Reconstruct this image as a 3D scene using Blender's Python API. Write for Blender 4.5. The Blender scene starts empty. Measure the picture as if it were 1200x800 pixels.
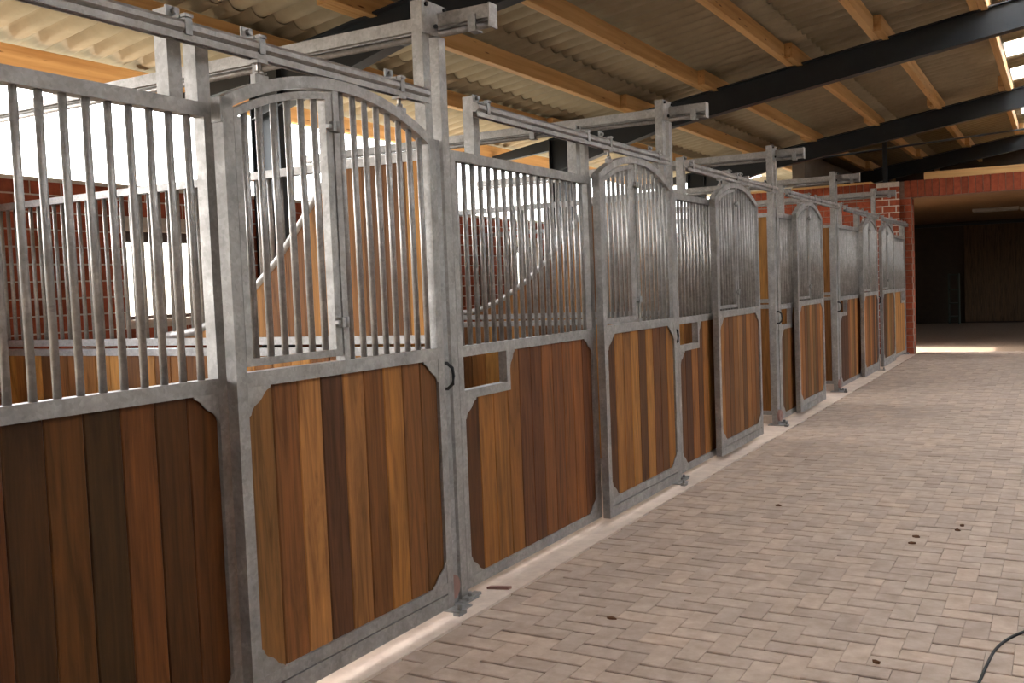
import bpy, math, random
from mathutils import Vector, Matrix

SC = bpy.context.scene
COL = SC.collection
rnd = random.Random(7)

# ------------------------------------------------------------------ camera
CAM_LOC = Vector((2.65152, -4.06839, 1.5616))
PITCH, ROLL, YAW = -0.0542, 0.0391, 0.5177
FOCAL = 1138.05            # pixels of a 1200 px wide frame
cam = bpy.data.cameras.new('camera')
cam.sensor_width = 36.0
cam.lens = FOCAL / 1200.0 * 36.0
cam.clip_start = 0.05
cam.clip_end = 400
camo = bpy.data.objects.new('camera', cam)
COL.objects.link(camo)
Rm = Matrix.Rotation(YAW, 3, 'Z') @ Matrix.Rotation(PITCH, 3, 'X') @ Matrix.Rotation(ROLL, 3, 'Y')
right, fwd, up = Rm.col[0], Rm.col[1], Rm.col[2]
rot = Matrix((right, up, -fwd)).transposed()
camo.matrix_world = Matrix.Translation(CAM_LOC) @ rot.to_4x4()
SC.camera = camo

# ------------------------------------------------------------------ world, sun, exposure
SUN_ELEV = math.radians(39.0)
SUN_DIR = Vector((math.cos(SUN_ELEV) * 0.998, -math.cos(SUN_ELEV) * 0.06, -math.sin(SUN_ELEV)))   # where the light travels
world = bpy.data.worlds.new('world')
SC.world = world
world.use_nodes = True
wn = world.node_tree
wn.nodes.clear()
wo = wn.nodes.new('ShaderNodeOutputWorld')
wb = wn.nodes.new('ShaderNodeBackground')
ws = wn.nodes.new('ShaderNodeTexSky')
ws.sky_type = 'NISHITA'
ws.sun_disc = False
ws.sun_elevation = SUN_ELEV
ws.sun_rotation = math.radians(-86)
ws.air_density = 1.0
ws.dust_density = 3.0
wb.inputs['Strength'].default_value = 1.15
wh = wn.nodes.new('ShaderNodeHueSaturation')
wh.inputs['Saturation'].default_value = 0.45
wn.links.new(ws.outputs[0], wh.inputs['Color'])
wn.links.new(wh.outputs[0], wb.inputs['Color'])
wn.links.new(wb.outputs[0], wo.inputs[0])
sun = bpy.data.lights.new('sun', 'SUN')
sun.energy = 9.0
sun.angle = math.radians(0.6)
sun.color = (1.0, 0.95, 0.87)
suno = bpy.data.objects.new('sun', sun)
suno.rotation_euler = SUN_DIR.to_track_quat('-Z', 'Y').to_euler()
suno.location = (-20, 0, 15)
COL.objects.link(suno)
SC.view_settings.view_transform = 'Standard'
SC.view_settings.look = 'None'
SC.view_settings.exposure = 0.94
SC.view_settings.gamma = 1.0
SC.view_settings.use_curve_mapping = False

# ------------------------------------------------------------------ materials
def lin(r, g, b):
    def f(c):
        c /= 255.0
        return c / 12.92 if c <= 0.04045 else ((c + 0.055) / 1.055) ** 2.4
    return (f(r), f(g), f(b), 1.0)

def newmat(name, rough=0.6, metal=0.0, spec=0.4):
    m = bpy.data.materials.new(name)
    m.use_nodes = True
    b = m.node_tree.nodes['Principled BSDF']
    b.inputs['Roughness'].default_value = rough
    b.inputs['Metallic'].default_value = metal
    b.inputs['Specular IOR Level'].default_value = spec
    return m, m.node_tree, b

def noise(nt, vec, scale, detail=4.0, rough=0.6):
    n = nt.nodes.new('ShaderNodeTexNoise')
    n.inputs['Scale'].default_value = scale
    n.inputs['Detail'].default_value = detail
    n.inputs['Roughness'].default_value = rough
    if vec is not None:
        nt.links.new(vec, n.inputs['Vector'])
    return n

def ramp(nt, fac, stops):
    r = nt.nodes.new('ShaderNodeValToRGB')
    el = r.color_ramp.elements
    el[0].position, el[0].color = stops[0]
    el[1].position, el[1].color = stops[-1]
    for p, c in stops[1:-1]:
        e = el.new(p)
        e.color = c
    nt.links.new(fac, r.inputs[0])
    return r

def mul(nt, a, b, fac=1.0):
    m = nt.nodes.new('ShaderNodeMix')
    m.data_type = 'RGBA'
    m.blend_type = 'MULTIPLY'
    m.inputs[0].default_value = fac
    nt.links.new(a, m.inputs[6])
    nt.links.new(b, m.inputs[7])
    return m.outputs[2]

def bump(nt, b, h, strength, dist):
    n = nt.nodes.new('ShaderNodeBump')
    n.inputs['Strength'].default_value = strength
    n.inputs['Distance'].default_value = dist
    nt.links.new(h, n.inputs['Height'])
    nt.links.new(n.outputs[0], b.inputs['Normal'])

def g(v):
    return (v, v, v, 1.0)

def coords(nt, per_object=True, scale=(1, 1, 1)):
    """object coordinates, shifted per object so that alike pieces do not repeat"""
    tc = nt.nodes.new('ShaderNodeTexCoord')
    mp = nt.nodes.new('ShaderNodeMapping')
    mp.inputs['Scale'].default_value = scale
    src = tc.outputs['Object']
    if per_object:
        oi = nt.nodes.new('ShaderNodeObjectInfo')
        mm = nt.nodes.new('ShaderNodeMath')
        mm.operation = 'MULTIPLY'
        mm.inputs[1].default_value = 53.0
        nt.links.new(oi.outputs['Random'], mm.inputs[0])
        cx = nt.nodes.new('ShaderNodeCombineXYZ')
        for k in range(3):
            nt.links.new(mm.outputs[0], cx.inputs[k])
        va = nt.nodes.new('ShaderNodeVectorMath')
        nt.links.new(src, va.inputs[0])
        nt.links.new(cx.outputs[0], va.inputs[1])
        src = va.outputs[0]
    nt.links.new(src, mp.inputs['Vector'])
    return mp.outputs[0]

def mat_galv(name='galvanised_steel', tone=(0.30, 0.28, 0.262)):
    m, nt, b = newmat(name, 0.45, 0.45, 0.5)
    v = coords(nt)
    n1 = noise(nt, v, 9.0, 5.0, 0.65)
    r1 = ramp(nt, n1.outputs['Fac'], [(0.25, tuple(c * 0.70 for c in tone) + (1,)), (0.55, tone + (1,)), (0.78, tuple(min(1, c * 1.35) for c in tone) + (1,))])
    vo = nt.nodes.new('ShaderNodeTexVoronoi')
    vo.inputs['Scale'].default_value = 70.0
    nt.links.new(v, vo.inputs['Vector'])
    r2 = ramp(nt, vo.outputs['Color'], [(0.0, g(0.82)), (1.0, g(1.10))])
    nt.links.new(mul(nt, r1.outputs[0], r2.outputs[0]), b.inputs['Base Color'])
    r3 = ramp(nt, n1.outputs['Fac'], [(0.3, g(0.55)), (0.75, g(0.34))])
    nt.links.new(r3.outputs[0], b.inputs['Roughness'])
    n2 = noise(nt, v, 120.0, 2.0)
    bump(nt, b, n2.outputs['Fac'], 0.15, 0.002)
    return m

def mat_plank(name, axis=2):
    """hardwood board: tone from the object's own colour, grain along the board"""
    m, nt, b = newmat(name, 0.6, 0.0, 0.15)
    oi = nt.nodes.new('ShaderNodeObjectInfo')
    sc = [15.0, 15.0, 15.0]
    sc[axis] = 1.3
    v = coords(nt, True, tuple(sc))
    n1 = noise(nt, v, 1.0, 6.0, 0.65)
    n1.inputs['Distortion'].default_value = 1.6
    r1 = ramp(nt, n1.outputs['Fac'], [(0.28, (0.40, 0.36, 0.30, 1)), (0.48, (0.92, 0.90, 0.86, 1)), (0.72, (1.45, 1.34, 1.10, 1))])
    sc2 = [90.0, 90.0, 90.0]
    sc2[axis] = 3.0
    v2 = coords(nt, True, tuple(sc2))
    n2 = noise(nt, v2, 1.0, 3.0, 0.6)
    r2 = ramp(nt, n2.outputs['Fac'], [(0.3, g(0.75)), (0.7, g(1.12))])
    c = mul(nt, oi.outputs['Color'], r1.outputs[0], 0.85)
    c = mul(nt, c, r2.outputs[0], 0.8)
    nt.links.new(c, b.inputs['Base Color'])
    bump(nt, b, n2.outputs['Fac'], 0.25, 0.002)
    return m

def mat_pine(name, axis):
    m, nt, b = newmat(name, 0.6, 0.0, 0.3)
    sc = [12.0, 12.0, 12.0]
    sc[axis] = 0.5
    v = coords(nt, True, tuple(sc))
    n1 = noise(nt, v, 1.0, 5.0, 0.6)
    r1 = ramp(nt, n1.outputs['Fac'], [(0.25, lin(182, 134, 80)), (0.55, lin(216, 172, 114)), (0.8, lin(230, 192, 138))])
    vk = coords(nt, True, tuple(1.0 if k == axis else 7.0 for k in range(3)))
    vo = nt.nodes.new('ShaderNodeTexVoronoi')
    vo.inputs['Scale'].default_value = 2.2
    nt.links.new(vk, vo.inputs['Vector'])
    rk = ramp(nt, vo.outputs['Distance'], [(0.05, lin(120, 70, 35)), (0.14, g(1.0))])
    nt.links.new(mul(nt, r1.outputs[0], rk.outputs[0]), b.inputs['Base Color'])
    return m

def mat_speckle(name, c0, c1, scale, rough=0.8, bumpd=0.0, per_object=True, tint=None, bscale=60.0):
    m, nt, b = newmat(name, rough, 0.0, 0.25)
    v = coords(nt, per_object)
    n1 = noise(nt, v, scale, 6.0, 0.65)
    r1 = ramp(nt, n1.outputs['Fac'], [(0.3, c0), (0.7, c1)])
    col = r1.outputs[0]
    if tint:
        geo = nt.nodes.new('ShaderNodeNewGeometry')
        oi = nt.nodes.new('ShaderNodeObjectInfo')
        ad = nt.nodes.new('ShaderNodeMath')
        ad.operation = 'ADD'
        nt.links.new(geo.outputs['Random Per Island'], ad.inputs[0])
        nt.links.new(oi.outputs['Random'], ad.inputs[1])
        fr = nt.nodes.new('ShaderNodeMath')
        fr.operation = 'FRACT'
        nt.links.new(ad.outputs[0], fr.inputs[0])
        rt = ramp(nt, fr.outputs[0], [(0.0, tint[0]), (0.5, tint[1]), (1.0, tint[2])])
        col = mul(nt, col, rt.outputs[0])
    nt.links.new(col, b.inputs['Base Color'])
    if bumpd:
        n2 = noise(nt, v, bscale, 3.0)
        bump(nt, b, n2.outputs['Fac'], 0.5, bumpd)
    return m

def mat_plain(name, c, rough=0.6, metal=0.0):
    m, nt, b = newmat(name, rough, metal)
    v = coords(nt)
    n1 = noise(nt, v, 6.0, 4.0)
    r1 = ramp(nt, n1.outputs['Fac'], [(0.3, tuple(x * 0.82 for x in c[:3]) + (1,)), (0.7, tuple(min(1, x * 1.12) for x in c[:3]) + (1,))])
    nt.links.new(r1.outputs[0], b.inputs['Base Color'])
    return m

GALV = mat_galv()
GALVD = mat_galv('weathered_galvanised_steel', (0.28, 0.27, 0.26))
PLANK = mat_plank('hardwood_plank')
PINE = mat_pine('pine_timber', 1)
PINEX = mat_pine('pine_timber_across', 0)
STEEL = mat_plain('dark_painted_steel', lin(38, 42, 46), 0.38)
BLACK = mat_plain('black_plastic', lin(16, 16, 17), 0.65)
ROOF = mat_speckle('fibre_cement', lin(150, 138, 114), lin(166, 153, 128), 5.0, 0.85, 0.001, True)
BRICK = mat_speckle('red_brick', lin(126, 58, 38), lin(160, 82, 54), 14.0, 0.85, 0.002, True, (g(0.72), g(1.0), (1.12, 1.05, 1.0, 1)))
DARKMORTAR = mat_speckle('grey_mortar', lin(120, 96, 82), lin(146, 120, 104), 20.0, 0.9, 0.002, False)
MORTAR = mat_speckle('mortar', lin(176, 160, 146), lin(202, 188, 172), 20.0, 0.9, 0.002, False)
PAVER = mat_speckle('concrete_paver', lin(156, 137, 122), lin(184, 164, 149), 10.0, 0.8, 0.0015, True, ((0.86, 0.85, 0.86, 1), g(0.97), (1.06, 1.03, 1.0, 1)))
SAND = mat_speckle('joint_sand', lin(128, 106, 88), lin(160, 136, 114), 30.0, 0.95, 0.002, False)
CONC = mat_speckle('pale_concrete', lin(186, 166, 152), lin(214, 196, 180), 6.0, 0.85, 0.001, False)
STALLF = mat_speckle('sandy_stall_floor', lin(160, 152, 140), lin(188, 180, 168), 8.0, 0.9, 0.002, False)
GROUND = mat_speckle('yard_gravel', lin(66, 68, 60), lin(86, 88, 80), 3.0, 0.95, 0.0, False)
PLASTER = mat_speckle('grey_render', lin(120, 114, 108), lin(140, 134, 126), 2.0, 0.9, 0.0, False)
DARKW = mat_plain('dark_boarding', lin(62, 50, 40), 0.7)
HALLW = mat_plain('aged_ceiling_boards', lin(128, 98, 64), 0.7)
RUST = mat_plain('pink_roller_rubber', lin(140, 104, 94), 0.6)
LEAF = mat_plain('dry_leaf', lin(92, 58, 30), 0.8)
WHITEP = mat_plain('grey_enamel', lin(140, 138, 130), 0.4)
FRAMEM = mat_plain('dark_window_frame', lin(70, 52, 44), 0.5)

def mat_translucent():
    m = bpy.data.materials.new('translucent_roof_sheet')
    m.use_nodes = True
    nt = m.node_tree
    nt.nodes.clear()
    o = nt.nodes.new('ShaderNodeOutputMaterial')
    t = nt.nodes.new('ShaderNodeBsdfTranslucent')
    t.inputs['Color'].default_value = (0.86, 0.88, 0.89, 1)
    d = nt.nodes.new('ShaderNodeBsdfDiffuse')
    d.inputs['Color'].default_value = (0.85, 0.86, 0.85, 1)
    mx = nt.nodes.new('ShaderNodeMixShader')
    mx.inputs[0].default_value = 0.12
    nt.links.new(t.outputs[0], mx.inputs[1])
    nt.links.new(d.outputs[0], mx.inputs[2])
    nt.links.new(mx.outputs[0], o.inputs[0])
    return m

def mat_glass():
    m = bpy.data.materials.new('window_glass')
    m.use_nodes = True
    nt = m.node_tree
    nt.nodes.clear()
    o = nt.nodes.new('ShaderNodeOutputMaterial')
    t = nt.nodes.new('ShaderNodeBsdfTransparent')
    t.inputs['Color'].default_value = (0.93, 0.95, 0.94, 1)
    d = nt.nodes.new('ShaderNodeBsdfGlossy')
    d.inputs['Roughness'].default_value = 0.03
    mx = nt.nodes.new('ShaderNodeMixShader')
    mx.inputs[0].default_value = 0.06
    nt.links.new(t.outputs[0], mx.inputs[1])
    nt.links.new(d.outputs[0], mx.inputs[2])
    nt.links.new(mx.outputs[0], o.inputs[0])
    return m

SKYSHEET = mat_translucent()
GLASS = mat_glass()

# ------------------------------------------------------------------ mesh helpers
class MB:
    def __init__(s):
        s.v, s.f, s.smooth = [], [], []

    def add(s, v, f, smooth=False):
        n = len(s.v)
        s.v += [tuple(p) for p in v]
        s.f += [tuple(i + n for i in q) for q in f]
        s.smooth += [smooth] * len(f)
        return s

    def box(s, x0, x1, y0, y1, z0, z1):
        v = [(x0, y0, z0), (x1, y0, z0), (x1, y1, z0), (x0, y1, z0), (x0, y0, z1), (x1, y0, z1), (x1, y1, z1), (x0, y1, z1)]
        return s.add(v, [(0, 3, 2, 1), (4, 5, 6, 7), (0, 1, 5, 4), (1, 2, 6, 5), (2, 3, 7, 6), (3, 0, 4, 7)])

    def cbox(s, x0, x1, y0, y1, z0, z1, axis, c):
        """box with the four long edges (along axis) chamfered"""
        def poly(a0, a1, b0, b1):
            return [(a0 + c, b0), (a1 - c, b0), (a1, b0 + c), (a1, b1 - c), (a1 - c, b1), (a0 + c, b1), (a0, b1 - c), (a0, b0 + c)]
        if axis == 2:
            return s.prism(poly(x0, x1, y0, y1), 2, z0, z1)
        if axis == 1:
            return s.prism(poly(x0, x1, z0, z1), 1, y0, y1)
        return s.prism(poly(y0, y1, z0, z1), 0, x0, x1)

    def prism(s, poly, axis, a, b):
        """polygon in the other two axes, extruded along axis"""
        def P(p, t):
            q = list(p)
            q.insert(axis, t)
            return tuple(q)
        n = len(poly)
        ar = sum(poly[i][0] * poly[(i + 1) % n][1] - poly[(i + 1) % n][0] * poly[i][1] for i in range(n))
        if (ar < 0) != (axis == 1):
            poly = poly[::-1]
        v = [P(p, a) for p in poly] + [P(p, b) for p in poly]
        f = [tuple(range(n - 1, -1, -1)), tuple(range(n, 2 * n))]
        f += [(i, (i + 1) % n, n + (i + 1) % n, n + i) for i in range(n)]
        return s.add(v, f)

    def cyl(s, c, r, axis, a, b, n=10):
        v, f = [], []
        for t in (a, b):
            for k in range(n):
                th = 2 * math.pi * k / n
                q = [c[0] + r * math.cos(th), c[1] + r * math.sin(th)]
                q.insert(axis, t)
                v.append(tuple(q))
        fl = axis == 1
        side = [(i, (i + 1) % n, n + (i + 1) % n, n + i) for i in range(n)]
        caps = [tuple(range(n - 1, -1, -1)), tuple(range(n, 2 * n))]
        if fl:
            side = [q[::-1] for q in side]
            caps = [q[::-1] for q in caps]
        s.add(v, side, True)
        n0 = len(s.v) - 2 * n
        s.f += [tuple(i + n0 for i in q) for q in caps]
        s.smooth += [False, False]
        return s

    def tube(s, pts, r, n=8):
        pts = [Vector(p) for p in pts]
        v, f = [], []
        ref = Vector((0.01, 0.02, 1)).normalized()
        for i, p in enumerate(pts):
            t = (pts[min(i + 1, len(pts) - 1)] - pts[max(i - 1, 0)]).normalized()
            u = t.cross(ref)
            if u.length < 1e-3:
                u = t.cross(Vector((1, 0, 0)))
            u.normalize()
            w = u.cross(t)
            for k in range(n):
                th = 2 * math.pi * k / n
                v.append(p + u * r * math.cos(th) + w * r * math.sin(th))
        for i in range(len(pts) - 1):
            for k in range(n):
                a, b = i * n + k, i * n + (k + 1) % n
                f.append((a, a + n, b + n, b))
        s.add(v, f, True)
        m = len(s.v) - len(v)
        s.f += [tuple(m + k for k in range(n)), tuple(m + len(v) - 1 - k for k in range(n))]
        s.smooth += [False, False]
        return s

    def mesh(s, name, mat):
        me = bpy.data.meshes.new(name)
        me.from_pydata(s.v, [], s.f)
        me.polygons.foreach_set('use_smooth', s.smooth)
        me.materials.append(mat)
        me.update()
        return me

CACHE = {}

def cached(key, fn):
    if key not in CACHE:
        CACHE[key] = fn()
    return CACHE[key]

def ob(name, me, parent=None, loc=(0, 0, 0), color=None, rz=0.0):
    o = bpy.data.objects.new(name, me)
    COL.objects.link(o)
    o.location = loc
    if rz:
        o.rotation_euler = (0, 0, rz)
    if parent is not None:
        o.parent = parent
    if color is not None:
        o.color = color
    return o

def thing(name, label, cat, loc=(0, 0, 0), group=None, me=None):
    o = bpy.data.objects.new(name, me)
    COL.objects.link(o)
    o.location = loc
    o['label'] = label
    o['category'] = cat
    if group:
        o['group'] = group
    return o

def struct(name, me, loc=(0, 0, 0)):
    o = ob(name, me, None, loc)
    o['kind'] = 'structure'
    return o

def stuff(o):
    o['kind'] = 'stuff'
    return o

def M(key, mat, *boxes):
    """cached mesh of one or more boxes"""
    def mk():
        b = MB()
        for q in boxes:
            b.box(*q)
        return b.mesh(key, mat)
    return cached((key, mat.name) + tuple(boxes), mk)

UNIT = 3.2

# ------------------------------------------------------------------ the setting: floor
PX0, GX, GY = 0.172, 0.1035, 0.119
XM, YM = 11.56, 16.05
b = MB().box(-3.75, PX0, -7.5, 28.4, -0.25, 0.0)
floor = struct('floor', MB().box(-12, 24, -20, 34, -0.45, -0.12).mesh('floor', GROUND))
stall_base = ob('stall_floor', MB().box(-3.75, -0.34, -7.5, 16.05, -0.12, -0.004).mesh('stall_floor', STALLF), floor)
kerb = ob('concrete_kerb', MB().box(-0.34, PX0 - 0.004, -7.5, 16.05, -0.12, 0.0).mesh('concrete_kerb', CONC), floor)
bed = ob('joint_sand', MB().box(PX0 - 0.004, XM, -7.5, 16.05, -0.12, -0.014).box(-2.6, XM, 16.05, 28.4, -0.12, -0.014).mesh('joint_sand', SAND), floor)

PVX = 0.206 - 0.007
PVY = 0.119 - 0.007
def paver_mesh(w, d):
    def mk():
        bb = MB()
        h, c, e = 0.0, 0.004, 0.003
        v = [(0, 0, -0.05), (w, 0, -0.05), (w, d, -0.05), (0, d, -0.05), (0, 0, h - e), (w, 0, h - e), (w, d, h - e), (0, d, h - e),
             (0.0006, c, h), (w - 0.0006, c, h), (w - 0.0006, d - c, h), (0.0006, d - c, h)]
        f = [(0, 1, 5, 4), (1, 2, 6, 5), (2, 3, 7, 6), (3, 0, 4, 7), (4, 5, 9, 8), (5, 6, 10, 9), (6, 7, 11, 10), (7, 4, 8, 11), (8, 9, 10, 11)]
        bb.add(v, f)
        return bb.mesh('paver', PAVER)
    return cached(('paver', round(w, 4), round(d, 4)), mk)

def in_view(p, pad=0.0):
    d = Rm.transposed() @ (Vector(p) - CAM_LOC)
    if d.y < 0.1:
        return False
    u, v = 600 + FOCAL * d.x / d.y, 400 - FOCAL * d.z / d.y
    return -pad < u < 1200 + pad and -pad < v < 800 + pad

pavers = []
ix0, iy0 = 1.225, 0.055          # near left corner of one crosswise paver
for j in range(-70, 140):
    for i in range(-14, 38):
        k = (i - j) % 4
        x, y = ix0 + i * GX, iy0 + j * GY
        if k == 0:
            w, d = 2 * GX - 0.0010, GY - 0.013
        elif k == 3:
            w, d = GX - 0.0010, 2 * GY - 0.013
        else:
            continue
        x1, y1 = x + w, y + d
        if y < -5.5 or x1 > 4.6:
            continue
        x = max(x, PX0)
        if x1 - x < 0.03:
            continue
        if y < 16.05 < y1:
            y1 = 16.05
        if y > 16.05 and x < 0.14:
            continue
        if y1 > 21.0 or y1 - y < 0.03:
            continue
        pavers.append((x, y, x1 - x, y1 - y))
def dist(p):
    return (Vector((p[0], p[1], 0)) - CAM_LOC).length
seen = sorted([p for p in pavers if in_view((p[0] + p[2] / 2, p[1] + p[3] / 2, 0), 8)], key=dist)
first = set(seen[:300])
bb = MB()
for p in pavers:
    dz = rnd.uniform(-0.0018, 0.0018)
    if p in first:
        ob('paver', paver_mesh(p[2], p[3]), floor, (p[0], p[1], dz))
    else:
        x, y, w, d = p
        c, e = 0.004, 0.003
        h = dz
        v = [(x, y, -0.03), (x + w, y, -0.03), (x + w, y + d, -0.03), (x, y + d, -0.03), (x, y, h - e), (x + w, y, h - e), (x + w, y + d, h - e), (x, y + d, h - e),
             (x + 0.0006, y + c, h), (x + w - 0.0006, y + c, h), (x + w - 0.0006, y + d - c, h), (x + 0.0006, y + d - c, h)]
        bb.add(v, [(0, 1, 5, 4), (1, 2, 6, 5), (2, 3, 7, 6), (3, 0, 4, 7), (4, 5, 9, 8), (5, 6, 10, 9), (6, 7, 11, 10), (7, 4, 8, 11), (8, 9, 10, 11)])
stuff(ob('paving', bb.mesh('paving', PAVER), floor))

# ------------------------------------------------------------------ brick walls
WX = -3.75                       # inner face of the rear wall
WTOP = 2.465
WY0 = -0.8                        # rear side nearer than this made up as open, for more light
WINS = [(1.1, 1.95), (4.2, 5.05), (7.26, 8.12), (10.45, 11.3), (13.65, 14.5)]
WZ0, WZ1 = 1.41, 2.14

def wall_boxes(mb, x0, x1, y0, y1, z0, z1, holes, hz0, hz1):
    mb.box(x0, x1, y0, y1, z0, hz0)
    mb.box(x0, x1, y0, y1, hz1, z1)
    ys = [y0] + [q for h in holes for q in h] + [y1]
    for a, c in zip(ys[0::2], ys[1::2]):
        mb.box(x0, x1, a, c, hz0, hz1)

wb_ = MB()
wall_boxes(wb_, WX - 0.25, WX - 0.006, WY0, 16.4, -0.12, WTOP, WINS, WZ0, WZ1)
wall_rear = struct('wall_rear', wb_.mesh('wall_rear', MORTAR))

def brick_mesh(sx, sy, sz):
    def mk():
        c = 0.003
        bb = MB()
        bb.cbox(0, sx, 0, sy, 0, sz, 2, c)
        return bb.mesh('brick', BRICK)
    return cached(('brick', round(sx, 3), round(sy, 3), round(sz, 3)), mk)

def lay(parent, bricks, limit, want):
    """bricks: (x, y, z, sx, sy, sz); the nearest ones wanted become parts, the rest one joined part"""
    order = sorted([q for q in bricks if want(q)], key=lambda q: (Vector(q[:3]) - CAM_LOC).length)
    one = set(order[:limit])
    rest = MB()
    for q in bricks:
        x, y, z, sx, sy, sz = q
        if q in one:
            ob('brick', brick_mesh(sx, sy, sz), parent, (x, y, z))
        else:
            rest.box(x, x + sx, y, y + sy, z, z + sz)
    stuff(ob('brickwork', rest.mesh('brickwork', BRICK), parent))

bricks = []
CH, BL = 0.125, 0.25
for c in range(0, 20):
    z = 0.0 + c * CH
    off = 0.125 * (c % 2)
    zt = min(z + CH - 0.012, WTOP)
    if zt - z < 0.03:
        continue
    y = WY0 - off
    while y < 16.05:
        a, e = max(y, WY0), min(y + BL - 0.012, 16.04)
        segs = [(a, e)]
        if zt > WZ0 and z < WZ1:
            for h0, h1 in WINS:
                ns = []
                for s0, s1 in segs:
                    if s1 <= h0 or s0 >= h1:
                        ns.append((s0, s1))
                    else:
                        if s0 < h0:
                            ns.append((s0, h0))
                        if s1 > h1:
                            ns.append((h1, s1))
                segs = ns
        for s0, s1 in segs:
            if s1 - s0 > 0.03:
                bricks.append((WX - 0.02, s0, z, 0.02, s1 - s0, zt - z))
        y += BL
lay(wall_rear, bricks, 300, lambda q: q[2] > 1.2 and -0.6 < q[1] and in_view(q[:3], 30))
ob('wall_plate', MB().box(WX - 0.26, WX + 0.01, WY0, 16.05, WTOP, WTOP + 0.03).mesh('wall_plate', MORTAR), wall_rear)

for n, (a, c) in enumerate(WINS):
    w = struct('window_%d' % (n + 1), MB().box(WX - 0.2, WX - 0.12, a, a + 0.05, WZ0, WZ1).box(WX - 0.2, WX - 0.12, c - 0.05, c, WZ0, WZ1)
               .box(WX - 0.2, WX - 0.12, a + 0.05, c - 0.05, WZ1 - 0.08, WZ1).box(WX - 0.2, WX - 0.12, a + 0.05, c - 0.05, WZ0, WZ0 + 0.05).mesh('window', FRAMEM))
    ob('pane', MB().box(WX - 0.165, WX - 0.159, a + 0.05, c - 0.05, WZ0 + 0.05, WZ1 - 0.08).mesh('pane', GLASS), w)
    ob('sill', MB().box(WX - 0.24, WX + 0.015, a + 0.001, c - 0.001, WZ0 - 0.0, WZ0 + 0.02).mesh('sill', CONC), w)

ob('light_baffle', MB().box(WX - 0.25, WX - 0.006, -7.5, WY0, -0.12, 1.5).mesh('light_baffle', BRICK), wall_rear)  # unseen low wall, added to cut light from the open side

# end wall with the wide doorway
EY, ET = 16.05, 3.33
JX = 0.125                        # left jamb of the doorway
eb = MB().box(WX, JX - 0.006, EY + 0.006, EY + 0.35, -0.12, ET - 0.006).box(JX - 0.006, 5.2, EY + 0.006, EY + 0.35, 3.006, ET - 0.006).box(5.2, XM, EY + 0.006, EY + 0.35, -0.12, ET)
wall_end = struct('wall_end', eb.mesh('wall_end', DARKMORTAR))
ob('brick_pier', MB().box(-0.494, -0.084, EY - 0.10, EY + 0.006, -0.004, ET - 0.006).mesh('brick_pier', MORTAR), wall_end)
bricks = []
for c in range(0, 26):
    z = c * CH
    zt = z + CH - 0.012
    off = 0.125 * (c % 2)
    if z < 3.0:
        x = WX - off
        while x < JX:
            a, e = max(x, WX), min(x + BL - 0.012, JX)
            if e - a > 0.03 and not (a > -0.5 and e < -0.08):
                if a < -0.5 < e:
                    e = -0.5
                if a < -0.08 < e:
                    a = -0.08
                if e - a > 0.02:
                    bricks.append((a, EY - 0.006, z, e - a, 0.02, min(zt, 3.0) - z))
            x += BL
    # the pier, front face and right return
    if zt < ET + 0.01:
        xs = [(-0.5, -0.275), (-0.25, -0.08)] if c % 2 else [(-0.5, -0.395), (-0.37, -0.15), (-0.125, -0.08)]
        for a, e in xs:
            bricks.append((a, EY - 0.108, z, e - a, 0.108 if e == -0.08 else 0.02, zt - z - 0.010))
    # jamb return into the doorway
    if z < 3.0:
        ys = [(EY - 0.006, EY + 0.11), (EY + 0.122, EY + 0.355)] if c % 2 else [(EY - 0.006, EY + 0.235), (EY + 0.247, EY + 0.355)]
        for a, e in ys[1:]:
            bricks.append((JX - 0.02, a, z, 0.02, e - a, min(zt, 2.995) - z))
k = 0
x = WX
while x < 5.2:                    # soldier course along the top
    if not (-0.51 < x + 0.05 < -0.07):
        bricks.append((x, EY - 0.006, 3.012, 0.113, 0.02, ET - 3.012))
    x += 0.125
lay(wall_end, bricks, 300, lambda q: (q[2] > 2.2 or q[0] > -0.55) and q[0] < 2.4)
ob('wall_plate', MB().box(WX, -0.6, EY - 0.02, EY + 0.36, ET, ET + 0.04).box(0.35, 6.0, EY + 0.05, EY + 0.3, ET, ET + 0.14).mesh('wall_plate', PINEX), wall_end)

# unseen right and front walls, invented to light the aisle; then the hall shell
struct('wall_right', MB().box(XM, XM + 0.25, -7.5, 28.4, -0.12, 1.5).box(XM, XM + 0.25, -7.5, 7.0, 1.5, 3.2).box(XM, XM + 0.25, 16.4, 28.4, 2.6, 3.2).mesh('wall_right', PLASTER))
struct('wall_front', MB().prism([(-4.0, -0.12), (XM + 0.25, -0.12), (XM + 0.25, 3.75), (3.9, 5.0), (-4.0, 3.75)], 1, -7.75, -7.5).mesh('wall_front', PLASTER))
struct('wall_hall_left', MB().box(-2.2, -1.95, 18.2, 28.4, -0.12, 3.05).box(-2.2, -1.95, 16.4, 18.2, 2.95, 3.05).box(-2.2, -1.95, 16.4, 24.0, 3.05, 4.13).mesh('wall_hall_left', PLASTER))
struct('wall_hall_back', MB().box(-2.2, XM, 28.4, 28.65, -0.12, 3.05).mesh('wall_hall_back', DARKW))
struct('ceiling_hall', MB().box(-1.95, XM, 16.41, 28.4, 3.05, 3.15).mesh('ceiling_hall', HALLW))
struct('wall_gable', MB().prism([(-2.2, 3.15), (12.4, 3.15), (12.4, 3.72), (3.9, 5.06), (-2.2, 4.10)], 1, 24.0, 24.2).mesh('wall_gable', DARKW))

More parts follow.
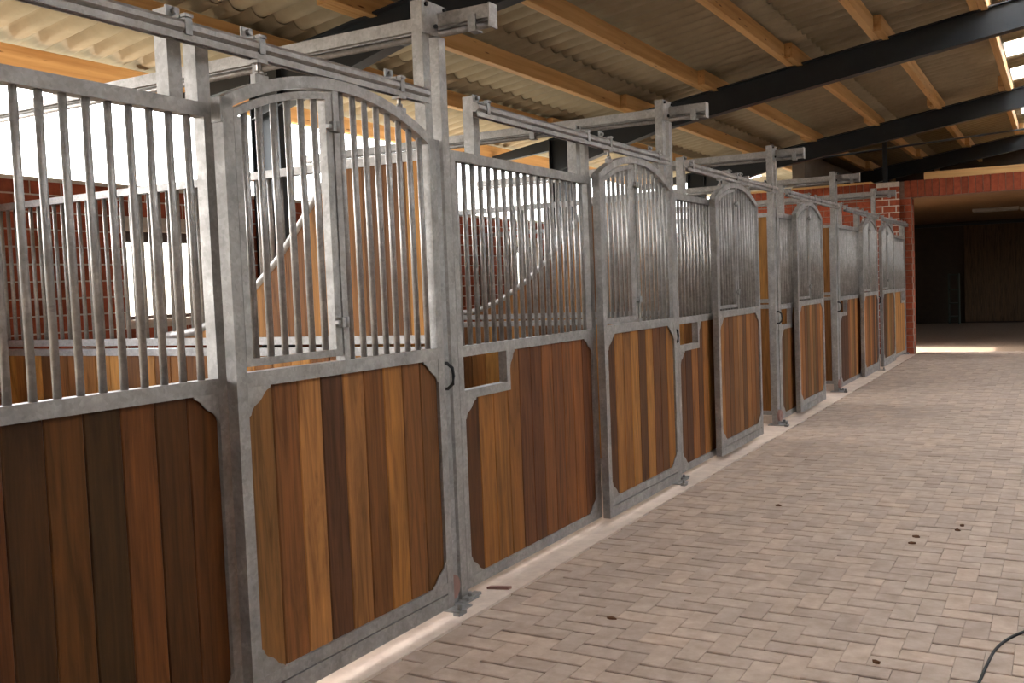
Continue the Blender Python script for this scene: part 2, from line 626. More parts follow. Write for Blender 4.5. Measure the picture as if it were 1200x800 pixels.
# ------------------------------------------------------------------ roof
SLOPE = 0.155
PB = 4.26                          # underside of the purlins at x = 0
RIDGE = 3.9
PURL = [-4.88, -3.60, -2.50, -1.44, -0.35, 0.67, 1.74, 2.80]
PH, PW = 0.18, 0.09
def zp(x):
    return PB + SLOPE * x
ROWS = [(-5.15, -3.42), (-3.42, -2.32), (-2.32, -0.17), (-0.17, 1.80), (1.80, 3.92)]
WAVE, NW = 0.26, 4
SW = WAVE * NW
Y0R = 13.82 - 21 * SW
def sheet(xa, xb, mat, flip=False):
    """one corrugated sheet: 4 waves across, 6 mm thick, laid on the purlins"""
    def mk():
        bb = MB()
        n = NW * 8
        lap = 0.13
        xe = xb + (lap if xb < 3 else 0.0)
        x_s = (xa, xe)
        v = []
        for x in x_s:
            xx = x
            z = zp(xx) + PH + 0.043 + (0.016 if x == xa else 0.0)
            for th in (0.0, 0.006):
                for k in range(n + 1):
                    v.append((2 * RIDGE - x if flip else x, k * WAVE / 8, z + th + 0.034 * (math.cos(2 * math.pi * (k / 8.0)) + 0.3 * math.cos(4 * math.pi * (k / 8.0)))))
        m = n + 1
        f = []
        for k in range(n):
            f.append((k, k + 1, 2 * m + k + 1, 2 * m + k))
            f.append((m + k + 1, m + k, 3 * m + k, 3 * m + k + 1))
            f.append((k + 1, k, m + k, m + k + 1))
            f.append((2 * m + k, 2 * m + k + 1, 3 * m + k + 1, 3 * m + k))
        if flip:
            f = [q[::-1] for q in f]
        bb.add(v, f, True)
        return bb.mesh('roof_sheet', mat)
    return cached(('sheet', xa, mat.name, flip), mk)

ceiling = struct('ceiling', MB().box(RIDGE - 0.18, RIDGE + 0.18, -7.4, 24.2, zp(RIDGE) + PH + 0.075, zp(RIDGE) + PH + 0.095).mesh('ceiling', ROOF))
ncol = 0
flipped = {}
for c in range(0, 31):
    y = Y0R + c * SW
    sky = (c - 21) % 2 == 0
    for r, (xa, xb) in enumerate(ROWS):
        if r < 1 and 16.3 < y < 19.0:          # unseen sheets left out, letting the sun strip fall into the hall
            continue
        mat = SKYSHEET if (sky and r == 4) else ROOF
        ob('translucent_sheet' if mat is SKYSHEET else 'roof_sheet', sheet(xa, xb, mat), ceiling, (0, y, 0.0))
        me = sheet(xa, xb, mat, True)
        flipped.setdefault(mat.name, MB()).add([(p.co.x, p.co.y + y, p.co.z) for p in me.vertices], [tuple(p.vertices) for p in me.polygons], True)
for k, (nm, mb) in enumerate(flipped.items()):
    stuff(ob('far_roof_slope' if nm == ROOF.name else 'far_translucent_sheets', mb.mesh('far_roof_slope', ROOF if nm == ROOF.name else SKYSHEET), ceiling))

RAFT = [2.6, 8.5, 14.4, 20.5]
BAY = [(-7.5, RAFT[0]), (RAFT[0], RAFT[1]), (RAFT[1], RAFT[2]), (RAFT[2], RAFT[3]), (RAFT[3], 24.0)]
ORD = ['first', 'second', 'third', 'fourth', 'fifth', 'sixth', 'seventh', 'eighth']
BAYN = ['in the nearest bay, overhead at upper left', 'between the first and second dark rafter', 'between the second and third dark rafter', 'between the third and fourth dark rafter', 'beyond the farthest dark rafter']
for k, x in enumerate(PURL):
    for n, (a, c) in enumerate(BAY):
        if k < 2 and n > 2:  # unseen purlins left out so they cast no shade on the sun strip
            continue
        off = (PW + 0.004) if n % 2 == 0 else 0.0
        lapa = 0.0 if n == 0 else 0.55
        lapb = 0.0 if n == 4 else 0.55
        z = zp(x)
        me = cached(('purlin', k, n), lambda: MB().cbox(0, PW, 0, (c + lapb) - (a - lapa), 0, PH, 1, 0.004).mesh('roof_purlin', PINE))
        thing('roof_purlin', 'pine roof purlin, %s up from the eave, %s' % (ORD[k], BAYN[n]), 'beam', (x + off, a - lapa, z), 'pine purlins under the corrugated roof', me)
        # bolts are too small to see
for k, x in enumerate(PURL):      # the far slope behind the camera
    pass
mbp = MB()
for k, x in enumerate(PURL):
    mbp.box(2 * RIDGE - x - PW, 2 * RIDGE - x, -7.5, 24.0, zp(x), zp(x) + PH)
stuff(ob('far_purlins', mbp.mesh('far_purlins', PINE), ceiling))

# dark steel frames
FL = 0.15
def frame_part(side):
    sg = 1 if side == 0 else -1
    def X(x):
        return x if side == 0 else 2 * RIDGE - x
    web, top, bot, cw, cf = MB(), MB(), MB(), MB(), MB()
    x0, xh = -3.74, -2.1
    lo = lambda x: 3.925 + 0.152 * x - (0.0 if x > xh else 0.19 * (xh - x) / (xh - x0))
    hi = lambda x: PB + SLOPE * x - 0.004
    pts = [(X(x0), lo(x0)), (X(xh), lo(xh)), (X(RIDGE), lo(RIDGE)), (X(RIDGE), hi(RIDGE)), (X(x0), hi(x0))]
    web.prism(pts, 1, -0.006, 0.006)
    top.prism([(X(x0), hi(x0) - 0.014), (X(RIDGE), hi(RIDGE) - 0.014), (X(RIDGE), hi(RIDGE)), (X(x0), hi(x0))], 1, -FL / 2, FL / 2)
    bot.prism([(X(x0), lo(x0)), (X(xh), lo(xh)), (X(xh), lo(xh) + 0.014), (X(x0), lo(x0) + 0.014)], 1, -FL / 2, FL / 2)
    bot.prism([(X(xh), lo(xh)), (X(RIDGE), lo(RIDGE)), (X(RIDGE), lo(RIDGE) + 0.014), (X(xh), lo(xh) + 0.014)], 1, -FL / 2, FL / 2)
    zc = hi(x0) - 0.02
    a, c = sorted((X(-3.74), X(-3.40)))
    cw.box(a, c, -0.006, 0.006, -0.004, zc)
    cf.box(a, a + 0.014, -FL / 2, FL / 2, -0.004, zc).box(c - 0.014, c, -FL / 2, FL / 2, -0.004, zc)
    # eave outrigger
    st = MB()
    st.prism([(X(-3.75), hi(-3.75) - 0.16), (X(-3.75), hi(-3.75)), (X(-4.72), hi(-4.72)), (X(-4.72), hi(-4.72) - 0.10)], 1, -0.04, 0.04)
    return web, top, bot, cw, cf, st
RN = ['nearest, behind the first galvanised beam at upper left', 'second, crossing the middle of the roof', 'third, crossing the roof at upper right', 'farthest, above the brick end wall']
for n, y in enumerate(RAFT):
    t = thing('steel_rafter', 'dark steel roof rafter on its column, %s' % RN[n], 'rafter', (0, y, 0), 'dark steel rafters')
    for side in (0, 1):
        mm = cached(('raft', side), lambda: [q.mesh('rafter_piece', STEEL) for q in frame_part(side)])
        for nm, me in zip(('web', 'top_flange', 'bottom_flange', 'column_web', 'column_flanges', 'eave_outrigger'), mm):
            if n == 3 and nm.startswith('column'):
                continue
            ob(nm, me, t)
t = thing('steel_strut', 'short dark steel post standing on the brick pier under the roof', 'post', (-0.36, 16.2, ET - 0.005))
ob('post', MB().box(-0.04, 0.04, -0.04, 0.04, 0.01, zp(-0.36) - ET + 0.0).mesh('post', STEEL), t)
ob('foot_plate', MB().box(-0.08, 0.08, -0.08, 0.08, 0.0, 0.01).mesh('foot_plate', STEEL), t)
br = MB()
br.tube([(-2.6, 14.62, zp(-2.6) - 0.16), (2.6, 19.6, zp(2.6) - 0.10)], 0.02)
thing('roof_brace', 'thin dark steel bracing rod crossing the roof near the end wall', 'brace', (0, 0, 0), None, br.mesh('roof_brace', STEEL))

# ------------------------------------------------------------------ stall fronts
TONES = [lin(150, 98, 52), lin(128, 82, 44), lin(112, 68, 38), lin(92, 56, 32), lin(74, 45, 28), lin(120, 88, 46), lin(98, 70, 36), lin(138, 92, 54)]
DARKT = [lin(74, 44, 30), lin(66, 40, 24), lin(88, 54, 32), lin(62, 40, 24), lin(84, 50, 34), lin(72, 46, 26), lin(64, 40, 26)]

def board(w, t, h, axis=2):
    """hardwood board standing on end, front edges chamfered (origin at the middle of its foot)"""
    return cached(('board', round(w, 4), t, round(h, 4)), lambda: MB().cbox(-t / 2, t / 2, -w / 2 + 0.0012, w / 2 - 0.0012, 0, h, 2, 0.004).mesh('plank', PLANK))

def bar(h, r=0.0135):
    return cached(('bar', round(h, 3), r), lambda: MB().cyl((0, 0), r, 2, 0, h, 10).mesh('bar', GALV))

OG = [(0, 0), (1, 0), (0.96, 0.10), (0.84, 0.15), (0.72, 0.24), (0.62, 0.38), (0.50, 0.50), (0.38, 0.58), (0.24, 0.66), (0.15, 0.78), (0.10, 0.93), (0, 1)]
def gusset(a, c):
    """corner plate with an S-shaped edge in the y-z plane; signs of a and c turn it"""
    return cached(('gusset', a, c), lambda: MB().prism([(a * p, c * q) for p, q in OG], 0, -0.005, 0.0).mesh('corner_plate', GALV))

FZ0, FB, FM0, FM1, FT0, FT1 = 0.041, 0.095, 1.226, 1.280, 2.215, 2.265
YL0, YL1, YR0, YR1 = 0.036, 0.082, 1.638, 1.698

def front_frame(mirror):
    s = -1 if mirror else 1
    bb = MB()
    def bx(y0, y1, z0, z1, x0=-0.05, x1=0.0):
        a, c = sorted((s * y0, s * y1))
        bb.box(x0, x1, a, c, z0, z1)
    bx(YL0, YL1, FZ0, FT1)
    bx(YR0, YR1, FZ0, FT1)
    bx(YL1, YR0, FT0, FT1)
    bx(YL1, YR0, FM0, FM1)
    bx(YL1, YR0, FZ0, FB)
    bx(YL1, 0.556, 1.008, 1.054)      # feed opening
    bx(0.520, 0.556, 1.054, FM0)
    return bb.mesh('frame', GALV)

def stall_front(n, y, label, mirror=False, tones=None):
    s = -1 if mirror else 1
    t = thing('stall_front', label, 'stall front', (0, y, 0), 'galvanised stall fronts')
    ob('frame', cached(('frontframe', mirror), lambda: front_frame(mirror)), t)
    ob('post', cached(('ff_post', mirror), lambda: MB().box(-0.06, 0.0, -0.026, 0.034, 0.0, 2.806).mesh('post', GALV)) if not mirror else
       cached(('ff_post', mirror), lambda: MB().box(-0.06, 0.0, -0.034, 0.026, 0.0, 2.56).mesh('post', GALV)), t)
    for hy in (0.30, 1.52, 1.645):
        top = 2.565 if hy != 1.645 else 2.50
        ob('hanger_post', cached(('hp', top), lambda: MB().box(-0.06, 0.0, -0.03, 0.03, FT1, top).mesh('hanger_post', GALV)), t, (0, s * hy, 0))
    for k in range(19):
        ob('bar', bar(FT0 - FM1), t, (-0.025, s * (0.115 + 0.0815 * k), FM1))
    edges = [0.082 + 0.152 * k for k in range(4)] + [0.538 + (1.638 - 0.538) / 8 * k for k in range(1, 9)]
    for k in range(11):
        a, c = edges[k], edges[k + 1]
        top = 1.02 if k < 3 else FM0 + 0.008
        w = c - a
        col = (tones[k % len(tones)] if tones else TONES[rnd.randrange(len(TONES))])
        ob('plank', board(w, 0.032, top - FB + 0.008), t, (-0.029, s * (a + w / 2), FB - 0.008), col)
    A, B = 0.115, 0.105
    for yy, zz, ay, bz in ((YL1, FB, A, B), (YR0, FB, -A, B), (YR0, FM0, -A, -B), (YL1, 1.008, A, -B), (0.556, FM0, 0.06, -B)):
        ob('corner_plate', gusset(s * ay, bz), t, (-0.002, s * yy, zz))
    # foot shoe of the post
    ob('foot', cached(('foot', mirror), lambda: MB().box(-0.09, 0.05, -0.06, 0.06, 0.0, 0.006).box(0.005, 0.045, -0.03, 0.09, 0.006, 0.02).cyl((0.025, 0.01), 0.012, 2, 0.02, 0.04, 6).mesh('foot', GALVD)), t, (0, 0, 0))
    return t

P1T = [lin(82, 48, 24), lin(70, 44, 22), lin(98, 54, 26), lin(72, 42, 22), lin(86, 50, 26), lin(62, 39, 20), lin(84, 52, 24), lin(60, 40, 21), lin(98, 58, 28), lin(74, 45, 22), lin(84, 50, 25)]  # dark wood, with the weaker light on this front in the tones too
P2T = [lin(84, 52, 30), lin(140, 92, 46), lin(130, 86, 44), lin(126, 82, 42), lin(100, 62, 38), lin(92, 56, 34), lin(118, 74, 42), lin(104, 64, 38), lin(116, 72, 40), lin(126, 78, 42), lin(96, 58, 36)]
P3T = [lin(96, 60, 34), lin(78, 48, 30), lin(136, 88, 46), lin(92, 56, 32), lin(146, 96, 50), lin(118, 78, 40), lin(86, 54, 32), lin(132, 86, 44), lin(104, 66, 38), lin(90, 58, 34), lin(110, 70, 40)]
FRN = [('galvanised barred stall front with very dark planks, nearest, cut by left frame edge', P1T),
       ('galvanised stall front with feed opening, second from the camera, first whole one', P2T),
       ('galvanised stall front with feed opening, third from the camera, half behind a door', P3T),
       ('galvanised stall front, fourth from the camera, narrow strip right of the third tall post', None),
       ('galvanised stall front, fifth from the camera, grey grille just before the last pair of doors', None)]
for n in range(5):
    stall_front(n, (n - 1) * UNIT, FRN[n][0], False, FRN[n][1])
stall_front(5, 15.985, 'galvanised stall front, farthest, light planks, against the brick end wall', True, [lin(176, 122, 66), lin(150, 102, 56)])

# ------------------------------------------------------------------ sliding doors
HS, RISE = 0.6685, 0.165
YC = -0.8815
AR = (HS * HS + RISE * RISE) / (2 * RISE)
AZ = 2.44 - AR
DX0, DX1 = 0.030, 0.080
def arc_strip(mb, r0, r1, ya, yb, x0, x1, n=18):
    """curved rail between two radii, from ya to yb"""
    v, f = [], []
    for k in range(n + 1):
        y = ya + (yb - ya) * k / n
        d = y - YC
        zo = AZ + math.sqrt(r1 * r1 - d * d)
        zi = AZ + math.sqrt(r0 * r0 - d * d)
        v += [(x0, y, zi), (x1, y, zi), (x1, y, zo), (x0, y, zo)]
    for k in range(n):
        a = 4 * k
        f += [(a, a + 1, a + 5, a + 4)[::-1], (a + 1, a + 2, a + 6, a + 5)[::-1], (a + 2, a + 3, a + 7, a + 6)[::-1], (a + 3, a, a + 4, a + 7)[::-1]]
    e = 4 * n
    f += [(0, 1, 2, 3)[::-1], (e, e + 1, e + 2, e + 3)]
    f = [q[::-1] for q in f]
    mb.add(v, f)
    return mb
def arch_z(y, r):
    return AZ + math.sqrt(r * r - (y - YC) ** 2)

DL0, DL1, DR0, DR1 = -1.550, -1.498, -0.265, -0.213
DM0, DM1, DB0, DB1 = 1.240, 1.295, 0.118, 0.168
def door_frame():
    m = MB()
    m.box(DX0, DX1, DL0, DL1, 0.045, 2.277).box(DX0, DX1, DR0, DR1, 0.045, 2.277)
    m.box(DX0, DX1, DL1, DR0, DM0, DM1).box(DX0, DX1, DL1, DR0, DB0, DB1)
    m.box(DX0, DX1 - 0.004, -0.940, -0.905, DM1, arch_z(-0.92, AR - 0.045) + 0.006)
    return m.mesh('frame', GALV)

DOORN = [('nearest arched sliding stall door with wood planks, closed, left of centre', None),
         ('second arched sliding stall door from the camera, closed', None),
         ('third arched sliding stall door from the camera, slid partly open beside a narrow gap', None),
         ('fourth arched sliding stall door from the camera, slid open, just past the tall post', None),
         ('fifth arched sliding stall door from the camera, narrow', None),
         ('sixth and farthest arched sliding stall door, beside the end stall front', None)]
D1T = [lin(118, 82, 46), lin(116, 74, 42), lin(158, 108, 62), lin(86, 55, 36), lin(144, 98, 56), lin(108, 68, 36), lin(146, 98, 50), lin(118, 76, 42), lin(104, 68, 38)]
D2T = [lin(84, 52, 30), lin(146, 98, 50), lin(128, 84, 42), lin(156, 106, 54), lin(88, 56, 32), lin(152, 104, 52), lin(100, 62, 36), lin(94, 60, 34), lin(138, 92, 44)]
D3T = [lin(140, 92, 46), lin(112, 70, 38), lin(98, 62, 34), lin(120, 80, 44), lin(132, 92, 56), lin(92, 58, 32), lin(136, 90, 46), lin(118, 76, 40), lin(104, 66, 36)]

def sliding_door(y, label, tones=None):
    t = thing('sliding_door', label, 'door', (0, y, 0), 'arched sliding stall doors')
    ob('frame', cached('door_frame', door_frame), t)
    ob('arch', cached('door_arch', lambda: arc_strip(MB(), AR - 0.045, AR, DL0, DR1, DX0, DX1).mesh('arch', GALV)), t)
    ob('bottom_channel', cached('door_chan', lambda: MB().box(DX0 + 0.003, DX1 - 0.001, DL1, DR0, 0.045, 0.112).mesh('bottom_channel', GALV)), t)
    for k in range(8):
        yy = -0.865 + 0.08 * k
        ob('bar', bar(round(arch_z(yy, AR - 0.045) + 0.01 - DM1, 3)), t, (0.052, yy, DM1))
    # feed hatch in the left half
    h = ob('hatch', cached('hatch', lambda: arc_strip(MB().box(0.034, 0.072, -1.488, -1.456, 1.315, arch_z(-1.47, AR - 0.085)).box(0.034, 0.072, -0.985, -0.945, 1.315, arch_z(-0.965, AR - 0.085))
            .box(0.034, 0.072, -1.456, -0.985, 1.315, 1.343), AR - 0.085, AR - 0.057, -1.488, -0.945, 0.034, 0.072, 12).mesh('hatch', GALV)), t)
    for k in range(6):
        yy = -1.42 + 0.0775 * k
        ob('hatch_bar', bar(round(arch_z(yy, AR - 0.085) + 0.01 - 1.343, 3)), h, (0.053, yy, 1.343))
    for zz in (2.245, 1.452):
        ob('latch', cached('latch', lambda: MB().box(0.072, 0.088, -0.985, -0.915, -0.008, 0.008).cyl((0.085, -0.93), 0.012, 2, -0.022, 0.022, 8).box(0.070, 0.094, -0.965, -0.945, -0.02, 0.02).mesh('latch', GALVD)), h, (0, 0, zz))
    for k in range(9):
        w = (DR0 - DL1) / 9
        col = tones[k] if tones else TONES[rnd.randrange(len(TONES))]
        ob('plank', board(w, 0.032, DM0 - DB1 + 0.016), t, (0.051, DL1 + w * (k + 0.5), DB1 - 0.008), col)
    A, B = 0.118, 0.108
    for yy, zz, ay, bz in ((DL1, DB1, A, B), (DR0, DB1, -A, B), (DR0, DM0, -A, -B), (DL1, DM0, A, -B)):
        ob('corner_plate', gusset(ay, bz), t, (DX1 - 0.002, yy, zz))
    for yy in (-1.33, -0.45):
        z = arch_z(yy, AR)
        hg = ob('hanger', cached(('hanger', round(z, 3)), lambda: MB().box(0.043, 0.067, -0.035, 0.035, z - 0.03, z + 0.022).cyl((0.055, 0.0), 0.009, 2, z + 0.02, 2.46, 8)
                .cyl((0.055, 0.0), 0.017, 2, z + 0.022, z + 0.036, 6).box(0.035, 0.075, -0.028, 0.028, 2.432, 2.447).mesh('hanger', GALV)), t, (0, yy, 0))
    ob('stop_block', cached('stopb', lambda: MB().box(DX0, DX1 - 0.002, -1.556, -1.550, 2.19, 2.277).mesh('stop_block', GALV)), t)
    return t

SLIDE = [0.0, 0.0, -0.82, -1.12, -0.24]
TN = [D1T, D2T, D3T, None, None]
for n in range(5):
    sliding_door(n * UNIT + SLIDE[n], DOORN[n][0], TN[n])
sliding_door(14.30, DOORN[5][0], None)

# tracks the doors hang from
TRN = ['over the nearest door and the left frame edge', 'over the second door', 'over the third door', 'over the fourth door', 'over the fifth door', 'over the farthest door beside the brick wall']
for n in range(6):
    y0, y1 = (n - 1) * UNIT + 0.20, n * UNIT - 0.228
    if n == 5:
        y0, y1 = 12.95, 15.95
    t = thing('door_track', 'round galvanised hanging rail %s' % TRN[n], 'rail', (0, y0, 0), 'galvanised door tracks')
    L = y1 - y0
    def mk():
        m = MB()
        m.cbox(0.032, 0.078, 0, L, 2.468, 2.515, 1, 0.0145)
        m.box(0.036, 0.043, 0, L, 2.444, 2.468).box(0.067, 0.074, 0, L, 2.444, 2.468)
        return m.mesh('rail', GALV)
    ob('rail', cached(('rail', round(L, 3)), mk), t)
    cl = [0.30 - 0.20, 1.52 - 0.20, UNIT - 1.33 - 0.20, UNIT - 0.45 - 0.20] if n < 5 else [0.05, L - 1.65, L - 0.35]
    for yy in cl:
        ob('rail_clamp', cached('clamp', lambda: MB().box(0.029, 0.081, -0.015, 0.015, 2.464, 2.520).box(-0.002, 0.055, -0.018, 0.018, 2.522, 2.532).box(-0.002, 0.006, -0.03, 0.03, 2.50, 2.572)
            .cyl((0.0, 2.555), 0.011, 0, 0.006, 0.022, 6).box(0.06, 0.084, -0.018, 0.018, 2.522, 2.534).mesh('rail_clamp', GALVD)), t, (0, yy, 0))

# ------------------------------------------------------------------ door posts and the beams they carry
PN = ['the nearest door', 'the second door', 'the third door, right of a narrow open gap', 'the fourth door', 'the fifth door']
for i in range(5):
    y = i * UNIT
    t = thing('door_post', 'tall galvanised square post closing %s' % PN[i], 'post', (0, y, 0), 'tall galvanised door posts')
    ob('tube', cached('dp_tube', lambda: MB().box(-0.06, 0.0, -0.165, -0.105, 0.0, 2.955).mesh('tube', GALV)), t)
    ob('gap_filler', cached('dp_gap', lambda: MB().box(-0.06, -0.003, -0.1045, -0.050, 0.0, 2.30).mesh('gap_filler', GALVD)), t)  # added to widen the post and keep the gap beside it dark
    ob('base_plate', cached('dp_base', lambda: MB().box(-0.10, 0.09, -0.20, -0.07, 0.0, 0.008).mesh('base_plate', GALVD)), t)
    ob('bolt_plate', cached('dp_plate', lambda: MB().box(0.0, 0.006, -0.165, 0.042, 2.918, 2.957).box(0.0, 0.006, -0.165, -0.035, 2.80, 2.918).mesh('bolt_plate', GALV)), t)
    for by, bz in ((-0.135, 2.937), (0.022, 2.94), (-0.06, 2.845)):
        ob('bolt', cached('bolt', lambda: MB().cyl((0, 0), 0.011, 0, 0.006, 0.018, 6).mesh('bolt', BLACK)), t, (0, by, bz))
    ob('guide_bracket', cached('dp_guide', lambda: MB().box(0.084, 0.12, -0.235, -0.17, 0.0, 0.02).cyl((0.10, -0.20), 0.012, 2, 0.02, 0.05, 6).mesh('guide_bracket', GALVD)), t)
    ob('handle', cached('handle', lambda: MB().tube([(-0.004, -0.108, 1.084), (0.022, -0.104, 1.084), (0.046, -0.094, 1.108), (0.050, -0.092, 1.147), (0.046, -0.094, 1.186), (0.022, -0.104, 1.210), (-0.004, -0.108, 1.210)], 0.0085, 8).mesh('handle', BLACK)), t)
    ob('roller', cached('dp_roller', lambda: MB().cyl((-0.138, 0.105), 0.062, 0, 0.004, 0.028, 20).cyl((-0.138, 0.105), 0.02, 0, 0.0, 0.034, 10).mesh('roller', RUST)), t)
    b_ = thing('cantilever_beam', 'horizontal galvanised beam reaching over the aisle from %s' % ['the nearest tall post', 'the second tall post', 'the third tall post', 'the fourth tall post', 'the farthest tall post'][i], 'beam', (0, y, 2.808), 'galvanised beams over the partitions')
    ob('box_section', cached('cb_box', lambda: MB().box(-3.72, 0.292, -0.030, 0.036, 0.044, 0.108).mesh('box_section', GALV)), b_)
    ob('pipe_rail', cached('cb_pipe', lambda: MB().cyl((0.003, 0.017), 0.017, 0, -3.72, 0.292, 12).mesh('pipe_rail', GALV)), b_)
    ob('rail_web', cached('cb_web', lambda: MB().box(-3.72, 0.292, -0.006, 0.012, 0.036, 0.044).mesh('rail_web', GALVD)), b_)
    ob('end_plate', cached('cb_end', lambda: MB().box(0.292, 0.300, -0.034, 0.040, -0.002, 0.112).mesh('end_plate', GALV)), b_)
    for xx in (0.20, -1.2):
        ob('rail_clip', cached('cb_clip', lambda: MB().box(-0.022, 0.022, -0.036, -0.028, -0.004, 0.07).box(-0.022, 0.022, -0.036, 0.03, -0.010, -0.001).mesh('rail_clip', GALVD)), b_, (xx, 0, 0))

# ------------------------------------------------------------------ partitions between the stalls
def swoop(x):
    """height of the curved rail of a partition"""
    pts = [(-2.05, 1.345), (-1.80, 1.37), (-1.56, 1.46), (-1.30, 1.62), (-1.13, 1.76), (-0.95, 1.95), (-0.80, 2.12), (-0.70, 2.222)]
    if x <= pts[0][0]:
        return 1.345
    if x >= pts[-1][0]:
        return 2.222
    for (a, za), (c, zc) in zip(pts, pts[1:]):
        if a <= x <= c:
            s = (x - a) / (c - a)
            return za + (zc - za) * s
PX1, PX0_ = -0.066, -3.72
def slant_board(w, za, zb):
    def mk():
        h = w / 2 - 0.0012
        return MB().prism([(-h, 0), (h, 0), (h, zb), (-h, za)], 1, -0.015, 0.015).mesh('plank', PLANK)
    return cached(('slant', round(w, 4), round(za, 3), round(zb, 3)), mk)
PARN = ['behind the nearest door and the left grille', 'behind the second stall front', 'behind the third stall front', 'behind the gap left by the third door', 'in the last pair of stalls']
LTON = [lin(150, 106, 56), lin(130, 88, 46), lin(112, 74, 40), lin(164, 118, 62), lin(100, 66, 36)]
for i in range(5):
    y = i * UNIT
    t = thing('stall_partition', 'stall partition with planks, bars and swooping rail, %s' % PARN[i], 'partition', (0, y, 0), 'partitions between the stalls')
    def fr():
        m = MB()
        m.box(PX0_, PX1, -0.025, 0.025, 2.222, 2.265)
        m.box(PX0_, PX1, -0.03, 0.03, 1.240, 1.283).box(PX0_, PX1, -0.025, 0.025, 1.302, 1.345)
        m.box(PX0_, PX1, -0.025, 0.025, 0.09, 0.135)
        m.box(PX1 - 0.04, PX1, -0.0245, 0.0245, 0.0, 2.222).box(PX0_, PX0_ + 0.04, -0.0245, 0.0245, 0.0, 2.222)
        return m.mesh('frame', GALV)
    ob('frame', cached('part_frame', fr), t)
    ob('swoop_rail', cached('part_swoop', lambda: MB().tube([(-2.05 + 1.37 * k / 24, -0.002, swoop(-2.05 + 1.37 * k / 24) + 0.012) for k in range(25)], 0.026, 10).mesh('swoop_rail', GALV)), t)
    ob('foot_block', cached('part_foot', lambda: MB().box(-0.30, -0.08, -0.05, 0.05, 0.0, 0.09).box(-2.0, -1.8, -0.05, 0.05, 0.0, 0.09).mesh('foot_block', CONC)), t)
    nb = 26
    w = (PX1 - 0.04 - PX0_ - 0.04) / nb
    for k in range(nb):
        xc = PX0_ + 0.04 + w * (k + 0.5)
        ob('plank', cached(('pboard', round(w, 4)), lambda: MB().cbox(-w / 2 + 0.0012, w / 2 - 0.0012, -0.015, 0.015, 0.0, 1.108, 2, 0.004).mesh('plank', PLANK)), t, (xc, 0, 0.134), LTON[rnd.randrange(5)])
        if xc > -1.95:
            za, zb = swoop(xc - w / 2) - 1.343, swoop(xc + w / 2) - 1.343
            ob('plank', slant_board(w, max(za, 0.01), max(zb, 0.02)), t, (xc, 0, 1.344), LTON[rnd.randrange(5)])
    x = PX0_ + 0.10
    while x < -0.86:
        zb = swoop(x)
        ob('bar', bar(round(2.224 - zb, 3)), t, (x, 0, zb))
        x += 0.0815

# ------------------------------------------------------------------ beyond the doorway
t = thing('hall_door', 'large brown boarded sliding door at the back of the dark hall', 'door', (0.05, 28.28, 0))
for k in range(20):
    ob('board', cached('hallboard', lambda: MB().cbox(0.001, 0.198, 0, 0.04, 0.03, 2.92, 2, 0.006).mesh('board', PLANK)), t, (0.2 * k, 0, 0), lin(92, 74, 58))
ob('head_rail', MB().box(-2.2, 4.1, 0.0, 0.06, 2.93, 3.0).mesh('head_rail', STEEL), t)
for k, (x, y) in enumerate(((0.75, 22.0), (1.75, 22.4))):
    t = thing('tube_lamp', ['long unlit fluorescent lamp on the hall ceiling, left one', 'fluorescent lamp on the hall ceiling, cut by right frame edge'][k], 'lamp', (x, y, 2.94), 'hall ceiling lamps')
    ob('housing', cached('lamp_h', lambda: MB().box(0, 1.0, -0.05, 0.05, 0.04, 0.105).mesh('housing', WHITEP)), t)
    ob('tube', cached('lamp_t', lambda: MB().cyl((0, 0.022), 0.013, 0, 0.02, 0.98, 10).mesh('tube', WHITEP)), t)
RACK = mat_plain('dull_green_paint', lin(52, 58, 50), 0.6)
t = thing('metal_rack', 'dim metal rack standing left of the hall sliding door', 'rack', (-0.35, 27.6, 0))
ob('side', MB().box(0, 0.03, 0, 0.4, 0, 1.5).box(0.27, 0.3, 0, 0.4, 0, 1.5).mesh('side', RACK), t)
for zz in (0.2, 0.6, 1.0, 1.45):
    ob('shelf', cached('shelf', lambda: MB().box(0.03, 0.27, 0.0, 0.4, 0, 0.03).mesh('shelf', RACK)), t, (0, 0, zz))

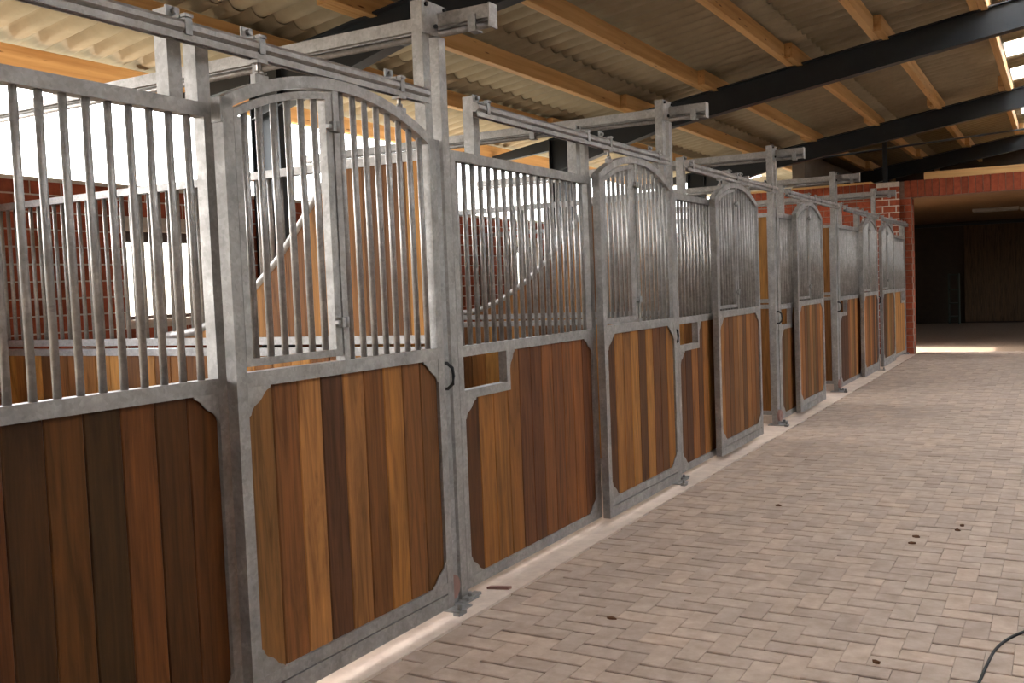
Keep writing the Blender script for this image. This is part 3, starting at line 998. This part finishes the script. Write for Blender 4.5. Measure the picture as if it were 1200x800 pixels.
# ------------------------------------------------------------------ small things on the floor
pts = []
ctrl = [(2.16, -0.95), (2.27, -0.55), (2.345, -0.25), (2.364, -0.08), (2.378, 0.10), (2.394, 0.26), (2.43, 0.41), (2.493, 0.548), (2.60, 0.70), (2.78, 0.86), (3.0, 0.98)]
for k in range(len(ctrl) - 1):
    p0, p1, p2, p3 = (Vector(ctrl[max(0, min(len(ctrl) - 1, k + d))]) for d in (-1, 0, 1, 2))
    for s in range(6):
        u = s / 6.0
        q = 0.5 * ((2 * p1) + (p2 - p0) * u + (2 * p0 - 5 * p1 + 4 * p2 - p3) * u * u + (3 * p1 - p0 - 3 * p2 + p3) * u ** 3)
        pts.append((q.x, q.y, 0.0075))
thing('power_cable', 'black cable curving over the pavers at lower right', 'cable', (0, 0, 0), None, MB().tube(pts, 0.006, 8).mesh('power_cable', BLACK))
LV = [(2.10, 2.38, 'upper of two brown leaf scraps at right'), (2.085, 2.26, 'lower of two brown leaf scraps at right'), (1.885, 2.02, 'brown leaf scrap left of the paired scraps'), (1.875, 1.86, 'brown leaf scrap nearest the paired ones'),
      (1.985, -0.04, 'crumbled brown leaf on pavers near the lower edge'), (0.94, 2.55, 'dark leaf crumb on pavers near the second door'), (0.80, 0.02, 'flat brown chip on pavers in front of the second front')]
for x, y, lb in LV:
    m = MB()
    n = 7
    r = rnd.uniform(0.010, 0.015)
    v = [(r * rnd.uniform(0.6, 1.3) * math.cos(6.283 * k / n) * 1.6, r * rnd.uniform(0.6, 1.2) * math.sin(6.283 * k / n), rnd.uniform(0.003, 0.012)) for k in range(n)] + [(0, 0, 0.014)]
    lo_ = [(p[0] * 0.95, p[1] * 0.95, 0.0) for p in v[:n]]
    f = [(k, (k + 1) % n, n) for k in range(n)] + [((k + 1) % n, k, n + 1 + k, n + 1 + (k + 1) % n) for k in range(n)] + [tuple(n + 1 + k for k in range(n))[::-1]]
    m.add(v + lo_, f)
    thing('leaf_scrap', lb, 'leaf', (x, y, 0.002), 'leaf scraps on the pavers', m.mesh('leaf_scrap', LEAF))
thing('wood_sliver', 'reddish brown wood sliver lying under the second stall front', 'wood', (0.02, 0.185, 0.0), None,
      MB().prism([(0, 0), (0.11, 0.035), (0.115, 0.06), (0.01, 0.03)], 2, 0.001, 0.014).mesh('wood_sliver', RUST))
